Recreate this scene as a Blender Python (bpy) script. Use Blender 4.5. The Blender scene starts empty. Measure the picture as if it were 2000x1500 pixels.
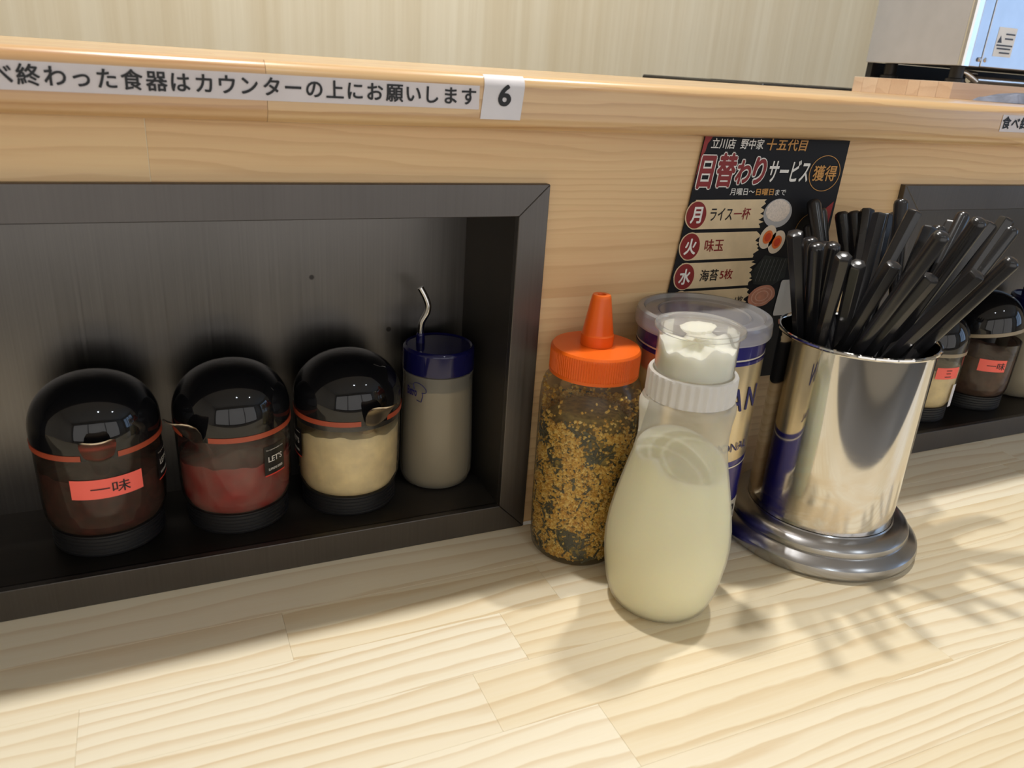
import bpy, bmesh, math, random
from mathutils import Vector, Matrix
random.seed(7)
SC = bpy.context.scene
COL = SC.collection
PI = math.pi

# ---------------------------------------------------------------- camera, world, light, exposure
CAM = Vector((-0.2304, -0.4526, 0.3194))
FPX = 1544.855
cd = bpy.data.cameras.new('camera'); cam = bpy.data.objects.new('camera', cd); COL.objects.link(cam)
cd.sensor_fit = 'HORIZONTAL'; cd.sensor_width = 36.0; cd.lens = FPX / 2000.0 * 36.0
cd.clip_start = 0.01; cd.clip_end = 30
RIGHT = Vector((0.9135990, -0.4015856, 0.0637645)); DOWN = Vector((-0.0975856, -0.3687799, -0.9243800)); FWD = Vector((0.3947327, 0.8382902, -0.3761059))
M = Matrix((RIGHT, -DOWN, -FWD)).transposed().to_4x4(); M.translation = CAM
cam.matrix_world = M
cd.dof.use_dof = True; cd.dof.focus_distance = 0.60; cd.dof.aperture_fstop = 14.0
SC.camera = cam
SC.view_settings.view_transform = 'Standard'; SC.view_settings.look = 'None'
SC.view_settings.gamma = 1.0; SC.view_settings.use_curve_mapping = False
SC.view_settings.exposure = 0.0
w = bpy.data.worlds.new('world'); SC.world = w; w.use_nodes = True
w.node_tree.nodes['Background'].inputs[0].default_value = (0.9, 0.92, 1.0, 1)
w.node_tree.nodes['Background'].inputs[1].default_value = 0.05
CEIL = 1.72
LAMPS = [((0.62, 0.24), 13.0, (1.0, 0.968, 0.925), 'warm downlight above the serving counter, over the steel cabinet side'),
         ((-0.16, 0.24), 15.5, (1.0, 0.968, 0.925), 'warm downlight above the serving counter, over the jars side'),
         ((0.05, -1.15), 1.3, (0.85, 0.93, 1.0), 'cool downlight above the dining side, left one behind the seats'),
         ((0.95, -1.15), 1.3, (0.85, 0.93, 1.0), 'cool downlight above the dining side, right one behind the seats')]
for (lx, ly), e, c, lab in LAMPS:
    ld = bpy.data.lights.new('downlight_lamp', 'AREA'); ld.shape = 'DISK'; ld.size = 0.07; ld.energy = e; ld.color = c
    lo = bpy.data.objects.new('downlight_lamp', ld); COL.objects.link(lo); lo.location = (lx, ly, CEIL - 0.024)

# ---------------------------------------------------------------- helpers
def lin(r, g, b, a=1.0):
    f = lambda c: (c / 255.0 / 12.92) if c / 255.0 <= 0.04045 else ((c / 255.0 + 0.055) / 1.055) ** 2.4
    return (f(r), f(g), f(b), a)
def tag(o, label=None, cat=None, group=None, kind=None):
    if label: o['label'] = label
    if cat: o['category'] = cat
    if group: o['group'] = group
    if kind: o['kind'] = kind
    return o
def empty(name, loc=(0, 0, 0), **k):
    o = bpy.data.objects.new(name, None); COL.objects.link(o); o.location = loc; o.empty_display_size = 0.01
    return tag(o, **k)
def mesh_obj(name, verts, faces, mat, parent=None, smooth=None, loc=None):
    me = bpy.data.meshes.new(name); me.from_pydata([tuple(v) for v in verts], [], faces); me.update()
    bm = bmesh.new(); bm.from_mesh(me); bmesh.ops.recalc_face_normals(bm, faces=bm.faces); bm.to_mesh(me); bm.free()
    return link(name, me, mat, parent, smooth, loc)
def link(name, me, mat, parent=None, smooth=None, loc=None):
    if mat is not None:
        me.materials.clear(); me.materials.append(mat)
    if smooth:
        for p in me.polygons: p.use_smooth = True
        me.set_sharp_from_angle(angle=math.radians(smooth))
    o = bpy.data.objects.new(name, me); COL.objects.link(o)
    if parent: o.parent = parent
    if loc: o.location = loc
    return o
def box(name, x0, x1, y0, y1, z0, z1, mat, parent=None, bev=0.0, seg=1):
    bm = bmesh.new()
    vs = [bm.verts.new((x, y, z)) for x in (x0, x1) for y in (y0, y1) for z in (z0, z1)]
    for f in ((0, 1, 3, 2), (4, 6, 7, 5), (0, 4, 5, 1), (2, 3, 7, 6), (0, 2, 6, 4), (1, 5, 7, 3)): bm.faces.new([vs[i] for i in f])
    bmesh.ops.recalc_face_normals(bm, faces=bm.faces)
    if bev: bmesh.ops.bevel(bm, geom=bm.edges[:], offset=bev, segments=seg, affect='EDGES', profile=0.5)
    me = bpy.data.meshes.new(name); bm.to_mesh(me); bm.free()
    return link(name, me, mat, parent, 40 if seg > 1 else None)
def prism(name, pts, axis, a0, a1, mat, parent=None, bev=0.0, smooth=None):
    """polygon pts (2D) extruded along axis ('x': pts=(y,z); 'y': pts=(x,z); 'z': pts=(x,y))"""
    def mk(p, a): return {'x': (a, p[0], p[1]), 'y': (p[0], a, p[1]), 'z': (p[0], p[1], a)}[axis]
    bm = bmesh.new(); n = len(pts)
    A = [bm.verts.new(mk(p, a0)) for p in pts]; B = [bm.verts.new(mk(p, a1)) for p in pts]
    bm.faces.new(A); bm.faces.new(B)
    for i in range(n): bm.faces.new((A[i], A[(i + 1) % n], B[(i + 1) % n], B[i]))
    bmesh.ops.recalc_face_normals(bm, faces=bm.faces)
    if bev: bmesh.ops.bevel(bm, geom=bm.edges[:], offset=bev, segments=1, affect='EDGES')
    me = bpy.data.meshes.new(name); bm.to_mesh(me); bm.free()
    return link(name, me, mat, parent, smooth)
def lathe(name, prof, mat, parent=None, seg=56, smooth=35, rib=None, loc=None, hold=True):
    """prof: (r, z) list. rib = (count, depth, zmin, zmax) gives fluting."""
    pr = [prof[0]]
    for (r0, z0), (r1, z1) in zip(prof, prof[1:]):       # holding loops keep flat walls flat under smooth shading
        L = math.hypot(r1 - r0, z1 - z0)
        if L > 0.0045:
            for t in (0.0006 / L, 1 - 0.0006 / L): pr.append((r0 + (r1 - r0) * t, z0 + (z1 - z0) * t))
        pr.append((r1, z1))
    prof = pr if hold else prof
    vs = []; fs = []; n = len(prof)
    if rib: seg = rib[0] * 4
    for i in range(seg):
        a = 2 * PI * i / seg
        for r, z in prof:
            if rib and rib[2] <= z <= rib[3] and (i % 4) in (0, 1): r -= rib[1]
            vs.append((r * math.cos(a), r * math.sin(a), z))
    for i in range(seg):
        j = (i + 1) % seg
        for k in range(n - 1): fs.append((i * n + k, j * n + k, j * n + k + 1, i * n + k + 1))
    me = bpy.data.meshes.new(name); me.from_pydata(vs, [], fs)
    bm = bmesh.new(); bm.from_mesh(me)
    bmesh.ops.remove_doubles(bm, verts=bm.verts, dist=1e-6)
    bmesh.ops.recalc_face_normals(bm, faces=bm.faces); bm.to_mesh(me); bm.free()
    return link(name, me, mat, parent, smooth, loc)
def tube(name, pts, rad, mat, parent=None, seg=12, sub=6):
    P = [Vector(p) for p in pts]; Q = []
    for i in range(len(P) - 1):
        p0 = P[max(i - 1, 0)]; p1 = P[i]; p2 = P[i + 1]; p3 = P[min(i + 2, len(P) - 1)]
        for s in range(sub):
            t = s / sub
            Q.append(0.5 * ((2 * p1) + (p2 - p0) * t + (2 * p0 - 5 * p1 + 4 * p2 - p3) * t * t + (3 * p1 - p0 - 3 * p2 + p3) * t ** 3))
    Q.append(P[-1]); vs = []; fs = []; up = Vector((0.31, 0.2, 0.93))
    for i, q in enumerate(Q):
        d = (Q[min(i + 1, len(Q) - 1)] - Q[max(i - 1, 0)]).normalized(); u = d.cross(up)
        if u.length < 1e-4: u = d.cross(Vector((1, 0, 0)))
        u.normalize(); v = d.cross(u)
        for k in range(seg):
            a = 2 * PI * k / seg; vs.append(q + u * math.cos(a) * rad + v * math.sin(a) * rad)
    for i in range(len(Q) - 1):
        for k in range(seg): fs.append((i * seg + k, i * seg + (k + 1) % seg, (i + 1) * seg + (k + 1) % seg, (i + 1) * seg + k))
    fs.append(tuple(range(seg))); fs.append(tuple((len(Q) - 1) * seg + k for k in range(seg)))
    return mesh_obj(name, vs, fs, mat, parent, 50)
def text_geo(body, bold=0.0, shear=0.0, sub=0):
    cu = bpy.data.curves.new('lettering', 'FONT'); cu.body = body; cu.shear = shear; cu.resolution_u = 4
    o = bpy.data.objects.new('lettering', cu); COL.objects.link(o)
    dg = bpy.context.evaluated_depsgraph_get(); dg.update()
    me = bpy.data.meshes.new_from_object(o.evaluated_get(dg))
    bpy.data.objects.remove(o); bpy.data.curves.remove(cu)
    if bold:              # heavier strokes: the same outline again, nudged to all sides
        k = 10 if bold > 0.05 else 6; V = [v.co.copy() for v in me.vertices]; P = [tuple(p.vertices) for p in me.polygons]; n = len(V)
        nv = list(V); nf = list(P)
        for i in range(k):
            d = Vector((math.cos(2 * PI * i / k), math.sin(2 * PI * i / k), 0)) * bold
            nf += [tuple(q + len(nv) for q in p) for p in P]; nv += [v + d - Vector((0, 0, i + 1)) for v in V]
        bpy.data.meshes.remove(me); me = bpy.data.meshes.new('lettering'); me.from_pydata(nv, [], nf)
    if sub:
        bm = bmesh.new(); bm.from_mesh(me); bmesh.ops.triangulate(bm, faces=bm.faces)
        for _ in range(sub): bmesh.ops.subdivide_edges(bm, edges=[e for e in bm.edges if e.calc_length() > 0.18], cuts=1)
        bm.to_mesh(me); bm.free()
    return me
def lift(fn, x, y, h):        # point a hair above the surface fn at (x, y)
    p = Vector(fn(x, y)); n = (Vector(fn(x + 2e-4, y)) - p).cross(Vector(fn(x, y + 2e-4)) - p).normalized()
    return p + n * h
def lettering(body, x0, x1, y0, y1, fn, mat, parent, name='lettering', bold=0.0, shear=0.0, sub=0):
    """text stretched into the box x0..x1, y0..y1 of a label; fn maps label coordinates to the surface"""
    me = text_geo(body, bold, shear, sub)
    xs = [v.co.x for v in me.vertices]; ys = [v.co.y for v in me.vertices]
    a, b, c, d = min(xs), max(xs), min(ys), max(ys)
    for v in me.vertices:
        v.co = lift(fn, x0 + (v.co.x - a) / (b - a) * (x1 - x0), y0 + (v.co.y - c) / max(d - c, 1e-6) * (y1 - y0), 1.3e-4 + v.co.z * 1.2e-5)
    return link(name, me, mat, parent)
def patch(name, x0, x1, y0, y1, fn, mat, parent, nx=1, ny=1):
    """thin sheet over a label box"""
    vs = [fn(x0 + (x1 - x0) * i / nx, y0 + (y1 - y0) * j / ny) for i in range(nx + 1) for j in range(ny + 1)]
    fs = [(i * (ny + 1) + j, (i + 1) * (ny + 1) + j, (i + 1) * (ny + 1) + j + 1, i * (ny + 1) + j + 1) for i in range(nx) for j in range(ny)]
    me = bpy.data.meshes.new(name); me.from_pydata(vs, [], fs); me.update()
    return link(name, me, mat, parent, 60 if nx > 1 else None)
def shape(name, pts, fn, mat, parent):
    me = bpy.data.meshes.new(name); me.from_pydata([fn(*p) for p in pts], [], [tuple(range(len(pts)))]); me.update()
    return link(name, me, mat, parent)
def ell(cx, cy, rx, ry, n=28, rot=0.0, jit=0.0):
    out = []
    for i in range(n):
        a = 2 * PI * i / n; k = 1 + random.uniform(-jit, jit); x = rx * math.cos(a) * k; y = ry * math.sin(a) * k
        out.append((cx + x * math.cos(rot) - y * math.sin(rot), cy + x * math.sin(rot) + y * math.cos(rot)))
    return out
def ring_faces(name, o1, i1, fn, mat, parent):
    n = len(o1); vs = [fn(*p) for p in o1] + [fn(*p) for p in i1]
    me = bpy.data.meshes.new(name); me.from_pydata(vs, [], [(i, (i + 1) % n, n + (i + 1) % n, n + i) for i in range(n)]); me.update()
    return link(name, me, mat, parent)
def cyl_fn(r, a0):            # label coordinates -> cylinder around the local z axis; x runs to the right as seen from outside
    return lambda x, y: (r * math.cos(a0 + x / r), r * math.sin(a0 + x / r), y)
def facing(x, y): return math.atan2(CAM.y - y, CAM.x - x)      # bearing of the diners' side as seen from a thing

# ---------------------------------------------------------------- materials
class NT:
    def __init__(s, name):
        s.m = bpy.data.materials.new(name); s.m.use_nodes = True; s.t = s.m.node_tree; s.n = s.t.nodes
        s.p = s.n['Principled BSDF']; s.out = s.n['Material Output']
    def node(s, t, **k):
        n = s.n.new(t)
        for a, b in k.items():
            if a.startswith('_'): setattr(n, a[1:], b)
            else: n.inputs[a.replace('__', ' ')].default_value = b
        return n
    def link(s, a, b): s.t.links.new(a, b)
    def math(s, op, a, b=None):
        n = s.n.new('ShaderNodeMath'); n.operation = op
        for i, v in enumerate((a, b)):
            if v is None: continue
            if hasattr(v, 'default_value'): s.link(v, n.inputs[i])
            else: n.inputs[i].default_value = v
        return n.outputs[0]
    def ramp(s, fac, stops, interp='LINEAR'):
        n = s.n.new('ShaderNodeValToRGB'); n.color_ramp.interpolation = interp; e = n.color_ramp.elements
        while len(e) < len(stops): e.new(0.5)
        for i, (p, c) in enumerate(stops): e[i].position = p; e[i].color = c
        s.link(fac, n.inputs[0]); return n.outputs[0]
    def mix(s, fac, a, b, mode='MIX'):
        n = s.n.new('ShaderNodeMix'); n.data_type = 'RGBA'; n.blend_type = mode
        for i, v in ((0, fac), (6, a), (7, b)):
            if hasattr(v, 'default_value'): s.link(v, n.inputs[i])
            else: n.inputs[i].default_value = v
        return n.outputs[2]
    def coords(s, scale=(1, 1, 1), kind='Object'):
        tc = s.n.new('ShaderNodeTexCoord'); mp = s.n.new('ShaderNodeMapping'); mp.inputs['Scale'].default_value = scale
        s.link(tc.outputs[kind], mp.inputs['Vector']); return mp
    def bump(s, h, strength, dist=0.001):
        b = s.n.new('ShaderNodeBump'); b.inputs['Strength'].default_value = strength; b.inputs['Distance'].default_value = dist
        s.link(h, b.inputs['Height']); s.link(b.outputs[0], s.p.inputs['Normal'])
def plain(name, col, rough=0.5, metal=0.0, spec=0.5, sss=0.0, coat=0.0, noise=0.0, nscale=40.0, emit=None):
    t = NT(name); p = t.p
    p.inputs['Roughness'].default_value = rough; p.inputs['Metallic'].default_value = metal
    p.inputs['Specular IOR Level'].default_value = spec; p.inputs['Coat Weight'].default_value = coat
    mp = t.coords(); nz = t.node('ShaderNodeTexNoise', Scale=nscale, Detail=4.0); t.link(mp.outputs[0], nz.inputs['Vector'])
    k = noise or 0.04
    c1 = tuple(min(1, v * (1 + k)) for v in col[:3]) + (1,); c0 = tuple(v * (1 - k) for v in col[:3]) + (1,)
    t.link(t.ramp(nz.outputs['Fac'], [(0.3, c0), (0.7, c1)]), p.inputs['Base Color'])
    if sss:
        p.inputs['Subsurface Weight'].default_value = sss; p.inputs['Subsurface Radius'].default_value = (0.02, 0.017, 0.011); p.inputs['Subsurface Scale'].default_value = 1.0
    if emit:
        p.inputs['Emission Color'].default_value = emit[0]; p.inputs['Emission Strength'].default_value = emit[1]
    return t.m
def wood(name, light, mid, dark, axis='Y', period=0.013, rough=0.42, contrast=1.0, coat=0.0):
    """flat-sawn pine: growth lines running along X, each board cut from another spot of the tree"""
    t = NT(name); tc = t.n.new('ShaderNodeTexCoord'); oi = t.n.new('ShaderNodeObjectInfo'); rnd = oi.outputs['Random']
    off = t.n.new('ShaderNodeCombineXYZ'); t.link(t.math('MULTIPLY', rnd, 7.3), off.inputs[0]); t.link(t.math('MULTIPLY', rnd, 3.1), off.inputs[1]); t.link(t.math('MULTIPLY', rnd, 5.7), off.inputs[2])
    add = t.n.new('ShaderNodeVectorMath'); add.operation = 'ADD'; t.link(tc.outputs['Object'], add.inputs[0]); t.link(off.outputs[0], add.inputs[1])
    mp = t.n.new('ShaderNodeMapping'); mp.inputs['Scale'].default_value = (0.16, 1, 1); t.link(add.outputs[0], mp.inputs[0])
    sep = t.n.new('ShaderNodeSeparateXYZ'); t.link(mp.outputs[0], sep.inputs[0])
    n1 = t.node('ShaderNodeTexNoise', Scale=20.0, Detail=2.0, Roughness=0.45); t.link(mp.outputs[0], n1.inputs['Vector'])
    n2 = t.node('ShaderNodeTexNoise', Scale=160.0, Detail=3.0); t.link(mp.outputs[0], n2.inputs['Vector'])
    base = sep.outputs[1] if axis == 'Y' else sep.outputs[2]
    y = t.math('ADD', base, t.math('MULTIPLY', t.math('SUBTRACT', n1.outputs['Fac'], 0.5), 0.040))
    y = t.math('ADD', y, t.math('MULTIPLY', t.math('SUBTRACT', n2.outputs['Fac'], 0.5), 0.0035))
    fr = t.math('ADD', t.math('MULTIPLY', t.math('FRACT', t.math('MULTIPLY', rnd, 37.0)), 0.9), 0.55)
    ph = t.math('FRACT', t.math('MULTIPLY', y, t.math('DIVIDE', fr, period)))
    ringv = t.ramp(ph, [(0.0, (0.0,) * 3 + (1,)), (0.55, (0.18,) * 3 + (1,)), (0.86, (0.95,) * 3 + (1,)), (0.93, (1,) * 3 + (1,)), (1.0, (0.0,) * 3 + (1,))])
    amp = t.node('ShaderNodeTexNoise', Scale=9.0, Detail=1.0); t.link(mp.outputs[0], amp.inputs['Vector'])
    fac = t.math('MULTIPLY', ringv, t.math('MULTIPLY', t.math('ADD', amp.outputs['Fac'], 0.25), contrast))
    mf = t.n.new('ShaderNodeMapping'); mf.inputs['Scale'].default_value = (14, 700, 700); t.link(add.outputs[0], mf.inputs[0])
    nf = t.node('ShaderNodeTexNoise', Scale=1.0, Detail=3.0); t.link(mf.outputs[0], nf.inputs['Vector'])
    tone = t.mix(t.math('FRACT', t.math('MULTIPLY', rnd, 91.7)), light, mid)
    c = t.mix(fac, tone, dark)
    c = t.mix(0.22, c, t.ramp(nf.outputs['Fac'], [(0.3, (0.45, 0.45, 0.45, 1)), (0.65, (0.62, 0.62, 0.62, 1))]), 'OVERLAY')
    t.link(c, t.p.inputs['Base Color']); t.p.inputs['Roughness'].default_value = rough; t.p.inputs['Coat Weight'].default_value = coat; t.p.inputs['Coat Roughness'].default_value = 0.25
    t.bump(nf.outputs['Fac'], 0.10, 0.0004)
    return t.m
def brushed(name, col, rough=0.33, along='Z', spots=True, stain=0.25):
    t = NT(name); sc = {'Z': (520, 520, 5), 'X': (5, 520, 520)}[along]
    mp = t.coords(sc); n = t.node('ShaderNodeTexNoise', Scale=1.0, Detail=3.0, Roughness=0.6); t.link(mp.outputs[0], n.inputs['Vector'])
    mp2 = t.coords((9, 9, 6)); n2 = t.node('ShaderNodeTexNoise', Scale=1.0, Detail=3.0); t.link(mp2.outputs[0], n2.inputs['Vector'])
    c = t.mix(n2.outputs['Fac'], tuple(v * (1 - stain) for v in col[:3]) + (1,), tuple(v * (1 + stain) for v in col[:3]) + (1,))
    c = t.mix(0.25, c, t.ramp(n.outputs['Fac'], [(0.3, (0.35,) * 3 + (1,)), (0.7, (0.65,) * 3 + (1,))]), 'OVERLAY')
    if spots:
        mp3 = t.coords((1, 1, 1)); v = t.node('ShaderNodeTexVoronoi', Scale=24.0); v.inputs['Randomness'].default_value = 1.0; t.link(mp3.outputs[0], v.inputs['Vector'])
        sp = t.ramp(v.outputs['Distance'], [(0.035, (1, 1, 1, 1)), (0.055, (0, 0, 0, 1))])
        c = t.mix(t.math('MULTIPLY', sp, 0.7), c, (0.012, 0.010, 0.009, 1))
    t.link(c, t.p.inputs['Base Color']); t.p.inputs['Metallic'].default_value = 1.0
    t.link(t.math('ADD', t.math('MULTIPLY', n.outputs['Fac'], 0.16), rough - 0.08), t.p.inputs['Roughness'])
    t.p.inputs['Anisotropic'].default_value = 0.5
    t.bump(n.outputs['Fac'], 0.045, 0.0002)
    return t.m
def clear(name, tint=(1, 1, 1, 1), haze=0.0, hazecol=(0.8, 0.8, 0.8, 1), rough=0.06, gloss=1.0, hazenoise=None):
    """thin clear or frosted plastic / glass wall: passes light, keeps a haze and a gloss"""
    t = NT(name); tr = t.node('ShaderNodeBsdfTransparent'); tr.inputs[0].default_value = tint
    p = t.p; p.inputs['Base Color'].default_value = hazecol; p.inputs['Roughness'].default_value = max(rough, 0.05)
    tl = t.node('ShaderNodeBsdfTranslucent'); tl.inputs[0].default_value = hazecol
    df = t.n.new('ShaderNodeMixShader'); df.inputs[0].default_value = 0.45; t.link(p.outputs[0], df.inputs[1]); t.link(tl.outputs[0], df.inputs[2])
    m1 = t.n.new('ShaderNodeMixShader'); t.link(tr.outputs[0], m1.inputs[1]); t.link(df.outputs[0], m1.inputs[2]); m1.inputs[0].default_value = haze
    if hazenoise:
        mp = t.coords((hazenoise[0],) * 3); n = t.node('ShaderNodeTexNoise', Scale=1.0, Detail=4.0); t.link(mp.outputs[0], n.inputs['Vector'])
        t.link(t.ramp(n.outputs['Fac'], [(0.35, (hazenoise[1],) * 3 + (1,)), (0.68, (hazenoise[2],) * 3 + (1,))]), m1.inputs[0])
    gl = t.node('ShaderNodeBsdfGlossy'); gl.inputs['Roughness'].default_value = rough
    fr = t.node('ShaderNodeFresnel'); fr.inputs[0].default_value = 1.45
    m2 = t.n.new('ShaderNodeMixShader'); t.link(t.math('MULTIPLY', fr.outputs[0], gloss), m2.inputs[0]); t.link(m1.outputs[0], m2.inputs[1]); t.link(gl.outputs[0], m2.inputs[2])
    t.link(m2.outputs[0], t.out.inputs[0])
    return t.m

MAT_TABLE = wood('pine_tabletop', lin(241, 232, 207), lin(235, 221, 188), lin(204, 172, 122), 'Y', 0.0105, 0.36, 0.62, 0.15)
MAT_PANEL = wood('pine_panel', lin(240, 210, 160), lin(226, 188, 138), lin(190, 142, 94), 'Z', 0.009, 0.45, 0.40)
MAT_LEDGE = wood('pine_ledge', lin(228, 192, 140), lin(212, 168, 118), lin(172, 120, 74), 'Z', 0.008, 0.28, 0.65, 0.6)
MAT_NICHE = brushed('dark_brushed_steel', lin(108, 105, 102), 0.33, 'Z')
MAT_NICHE_FLOOR = brushed('dark_niche_floor', lin(84, 80, 76), 0.48, 'X', False)
MAT_FRAME = brushed('dark_frame_steel', lin(104, 100, 97), 0.42, 'Z', False)
MAT_FRAME_H = brushed('dark_frame_steel_rail', lin(104, 100, 97), 0.42, 'Z', False)
MAT_BLACK_GLOSS = plain('black_gloss_plastic', (0.006, 0.006, 0.007, 1), 0.06, spec=0.5)
MAT_BLACK_MATT = plain('black_matt_plastic', (0.008, 0.008, 0.009, 1), 0.45)
MAT_ORANGE_BAND = plain('orange_red_band', lin(166, 72, 46), 0.35)
MAT_ORANGE = plain('orange_plastic', lin(240, 104, 24), 0.33, spec=0.45, sss=0.15)
MAT_STEEL = plain('polished_steel', (0.62, 0.61, 0.59, 1), 0.16, metal=1.0)
MAT_WHITE = plain('white_paper', lin(226, 222, 224), 0.5)
MAT_WHITE_TAPE = plain('white_label_tape', lin(222, 214, 214), 0.42)
MAT_INK = plain('black_ink', (0.006, 0.006, 0.008, 1), 0.5)
MAT_NAVY_INK = plain('navy_ink', lin(28, 28, 92), 0.5)
MAT_CORAL = plain('coral_sticker', lin(255, 108, 92), 0.55)
MAT_LABEL_BLACK = plain('black_label', (0.012, 0.011, 0.011, 1), 0.3)
MAT_LABEL_WHITE = plain('label_white_ink', lin(225, 220, 210), 0.5)
MAT_LABEL_RED = plain('label_red_line', lin(205, 62, 48), 0.5)

# ---------------------------------------------------------------- the room around (mostly out of view)
def struct(o): o['kind'] = 'structure'; return o
MAT_PLASTER = plain('plaster', lin(214, 206, 192), 0.8)
MAT_CEIL = plain('ceiling_white', lin(226, 222, 214), 0.9)
MAT_FLOOR = plain('dark_grey_floor_tile', lin(128, 125, 122), 0.5)
def laminate(name):
    t = NT(name); mp = t.coords((70, 70, 1.6)); n = t.node('ShaderNodeTexNoise', Scale=1.0, Detail=5.0, Roughness=0.6); t.link(mp.outputs[0], n.inputs['Vector'])
    mp2 = t.coords((16, 16, 0.5)); n2 = t.node('ShaderNodeTexNoise', Scale=1.0, Detail=2.0); t.link(mp2.outputs[0], n2.inputs['Vector'])
    c = t.ramp(n.outputs['Fac'], [(0.3, lin(222, 208, 176)), (0.7, lin(242, 232, 206))])
    c = t.mix(0.35, c, t.ramp(n2.outputs['Fac'], [(0.35, lin(222, 206, 172)), (0.65, lin(242, 234, 210))]))
    t.link(c, t.p.inputs['Base Color']); t.p.inputs['Roughness'].default_value = 0.4; t.bump(n.outputs['Fac'], 0.1, 0.0005)
    return t.m
MAT_LAM = laminate('pale_wood_laminate')
X0, X1, Y0, Y1, ZF = -2.2, 3.2, -2.6, 1.15, -0.75
struct(box('floor', X0, X1, Y0, Y1, ZF - 0.1, ZF, MAT_FLOOR))
struct(box('ceiling', X0, X1, Y0, Y1, CEIL, CEIL + 0.1, MAT_CEIL))
struct(box('wall_back', X0, X1, Y1, Y1 + 0.1, ZF, CEIL, MAT_LAM))
struct(box('wall_left', X0 - 0.1, X0, Y0, Y1, ZF, CEIL, MAT_PLASTER))
struct(box('wall_right', X1, X1 + 0.1, Y0, Y1, ZF, CEIL, MAT_PLASTER))
struct(box('wall_front', X0, X1, Y0 - 0.1, Y0, ZF, CEIL, MAT_PLASTER))
# shop-front window on the dining side, daylight outside
MAT_DAY = plain('daylight_pane', (0.5, 0.6, 0.8, 1), 0.2, emit=((0.46, 0.67, 1.0, 1), 2.1))
MAT_WFRAME = plain('dark_window_frame', (0.02, 0.02, 0.022, 1), 0.4)
win = struct(empty('window_1'))
wy0, wy1, wz0, wz1 = -2.35, -0.95, 0.10, 1.45
for i in range(3):
    a = wy0 + (wy1 - wy0) * i / 3; b = wy0 + (wy1 - wy0) * (i + 1) / 3
    box('pane', X1 - 0.018, X1 - 0.012, a + 0.03, b - 0.03, wz0, wz1, MAT_DAY, win)
    box('mullion', X1 - 0.05, X1 - 0.002, a - 0.03, a + 0.03, wz0 - 0.05, wz1 + 0.05, MAT_WFRAME, win)
box('mullion', X1 - 0.05, X1 - 0.002, wy1 - 0.03, wy1 + 0.03, wz0 - 0.05, wz1 + 0.05, MAT_WFRAME, win)
box('window_sill', X1 - 0.06, X1 - 0.002, wy0 - 0.03, wy1 + 0.03, wz0 - 0.06, wz0, MAT_WFRAME, win)
box('window_head', X1 - 0.06, X1 - 0.002, wy0 - 0.03, wy1 + 0.03, wz1, wz1 + 0.06, MAT_WFRAME, win)
fill_win = struct(empty('added_fill_window'))          # unseen window added behind the seats, its glow fills light from the front
MAT_FILL_PANE = plain('fill_light_pane', (0.6, 0.62, 0.66, 1), 0.2, emit=((1.0, 0.965, 0.93, 1), 1.02))
vx0, vx1, vz0, vz1 = -2.1, 2.1, -0.45, 1.45
for i in range(3):
    a = vx0 + (vx1 - vx0) * i / 3; b = vx0 + (vx1 - vx0) * (i + 1) / 3
    box('pane', a + 0.03, b - 0.03, Y0 + 0.012, Y0 + 0.018, vz0, vz1, MAT_FILL_PANE, fill_win)
    box('mullion', a - 0.03, a + 0.03, Y0 + 0.002, Y0 + 0.05, vz0 - 0.05, vz1 + 0.05, MAT_WFRAME, fill_win)
box('mullion', vx1 - 0.03, vx1 + 0.03, Y0 + 0.002, Y0 + 0.05, vz0 - 0.05, vz1 + 0.05, MAT_WFRAME, fill_win)
box('window_sill', vx0 - 0.03, vx1 + 0.03, Y0 + 0.002, Y0 + 0.06, vz0 - 0.06, vz0, MAT_WFRAME, fill_win)
box('window_head', vx0 - 0.03, vx1 + 0.03, Y0 + 0.002, Y0 + 0.06, vz1, vz1 + 0.06, MAT_WFRAME, fill_win)
MAT_TRIM = plain('lamp_trim_white', lin(230, 228, 224), 0.4)
for (lx, ly), e, c, lab in LAMPS:
    d = empty('downlight', (lx, ly, CEIL), label=lab, cat='lamp', group='ceiling downlights')
    lathe('trim_ring', [(0.046, -0.022), (0.058, -0.022), (0.062, -0.012), (0.062, -0.001), (0.046, -0.001), (0.046, -0.022)], MAT_TRIM, d, 32)

# ---------------------------------------------------------------- table top of glued pine strips
table = empty('table_top', (0, 0, 0), label='pale pine dining counter top of glued strips under all the bottles', cat='table')
JO = {1: [-0.182, -0.013], 2: [-0.289, -0.056], 3: [-0.091], 4: [-0.035, 0.189]}
yb = 0.001; i = 0
while yb > -0.29:
    ya = max(yb - 0.044, -0.297)
    js = sorted(JO.get(i, []) + [random.uniform(-0.75, -0.42), random.uniform(0.45, 0.8)])
    xs = [-1.15] + js + [1.35]
    for a, b in zip(xs, xs[1:]):
        o = box('plank', a + 0.00003, b - 0.00003, ya + 0.00002, yb - 0.00002, -0.03, 0.0, MAT_TABLE, table, 0.00012)
    yb = ya; i += 1

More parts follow.
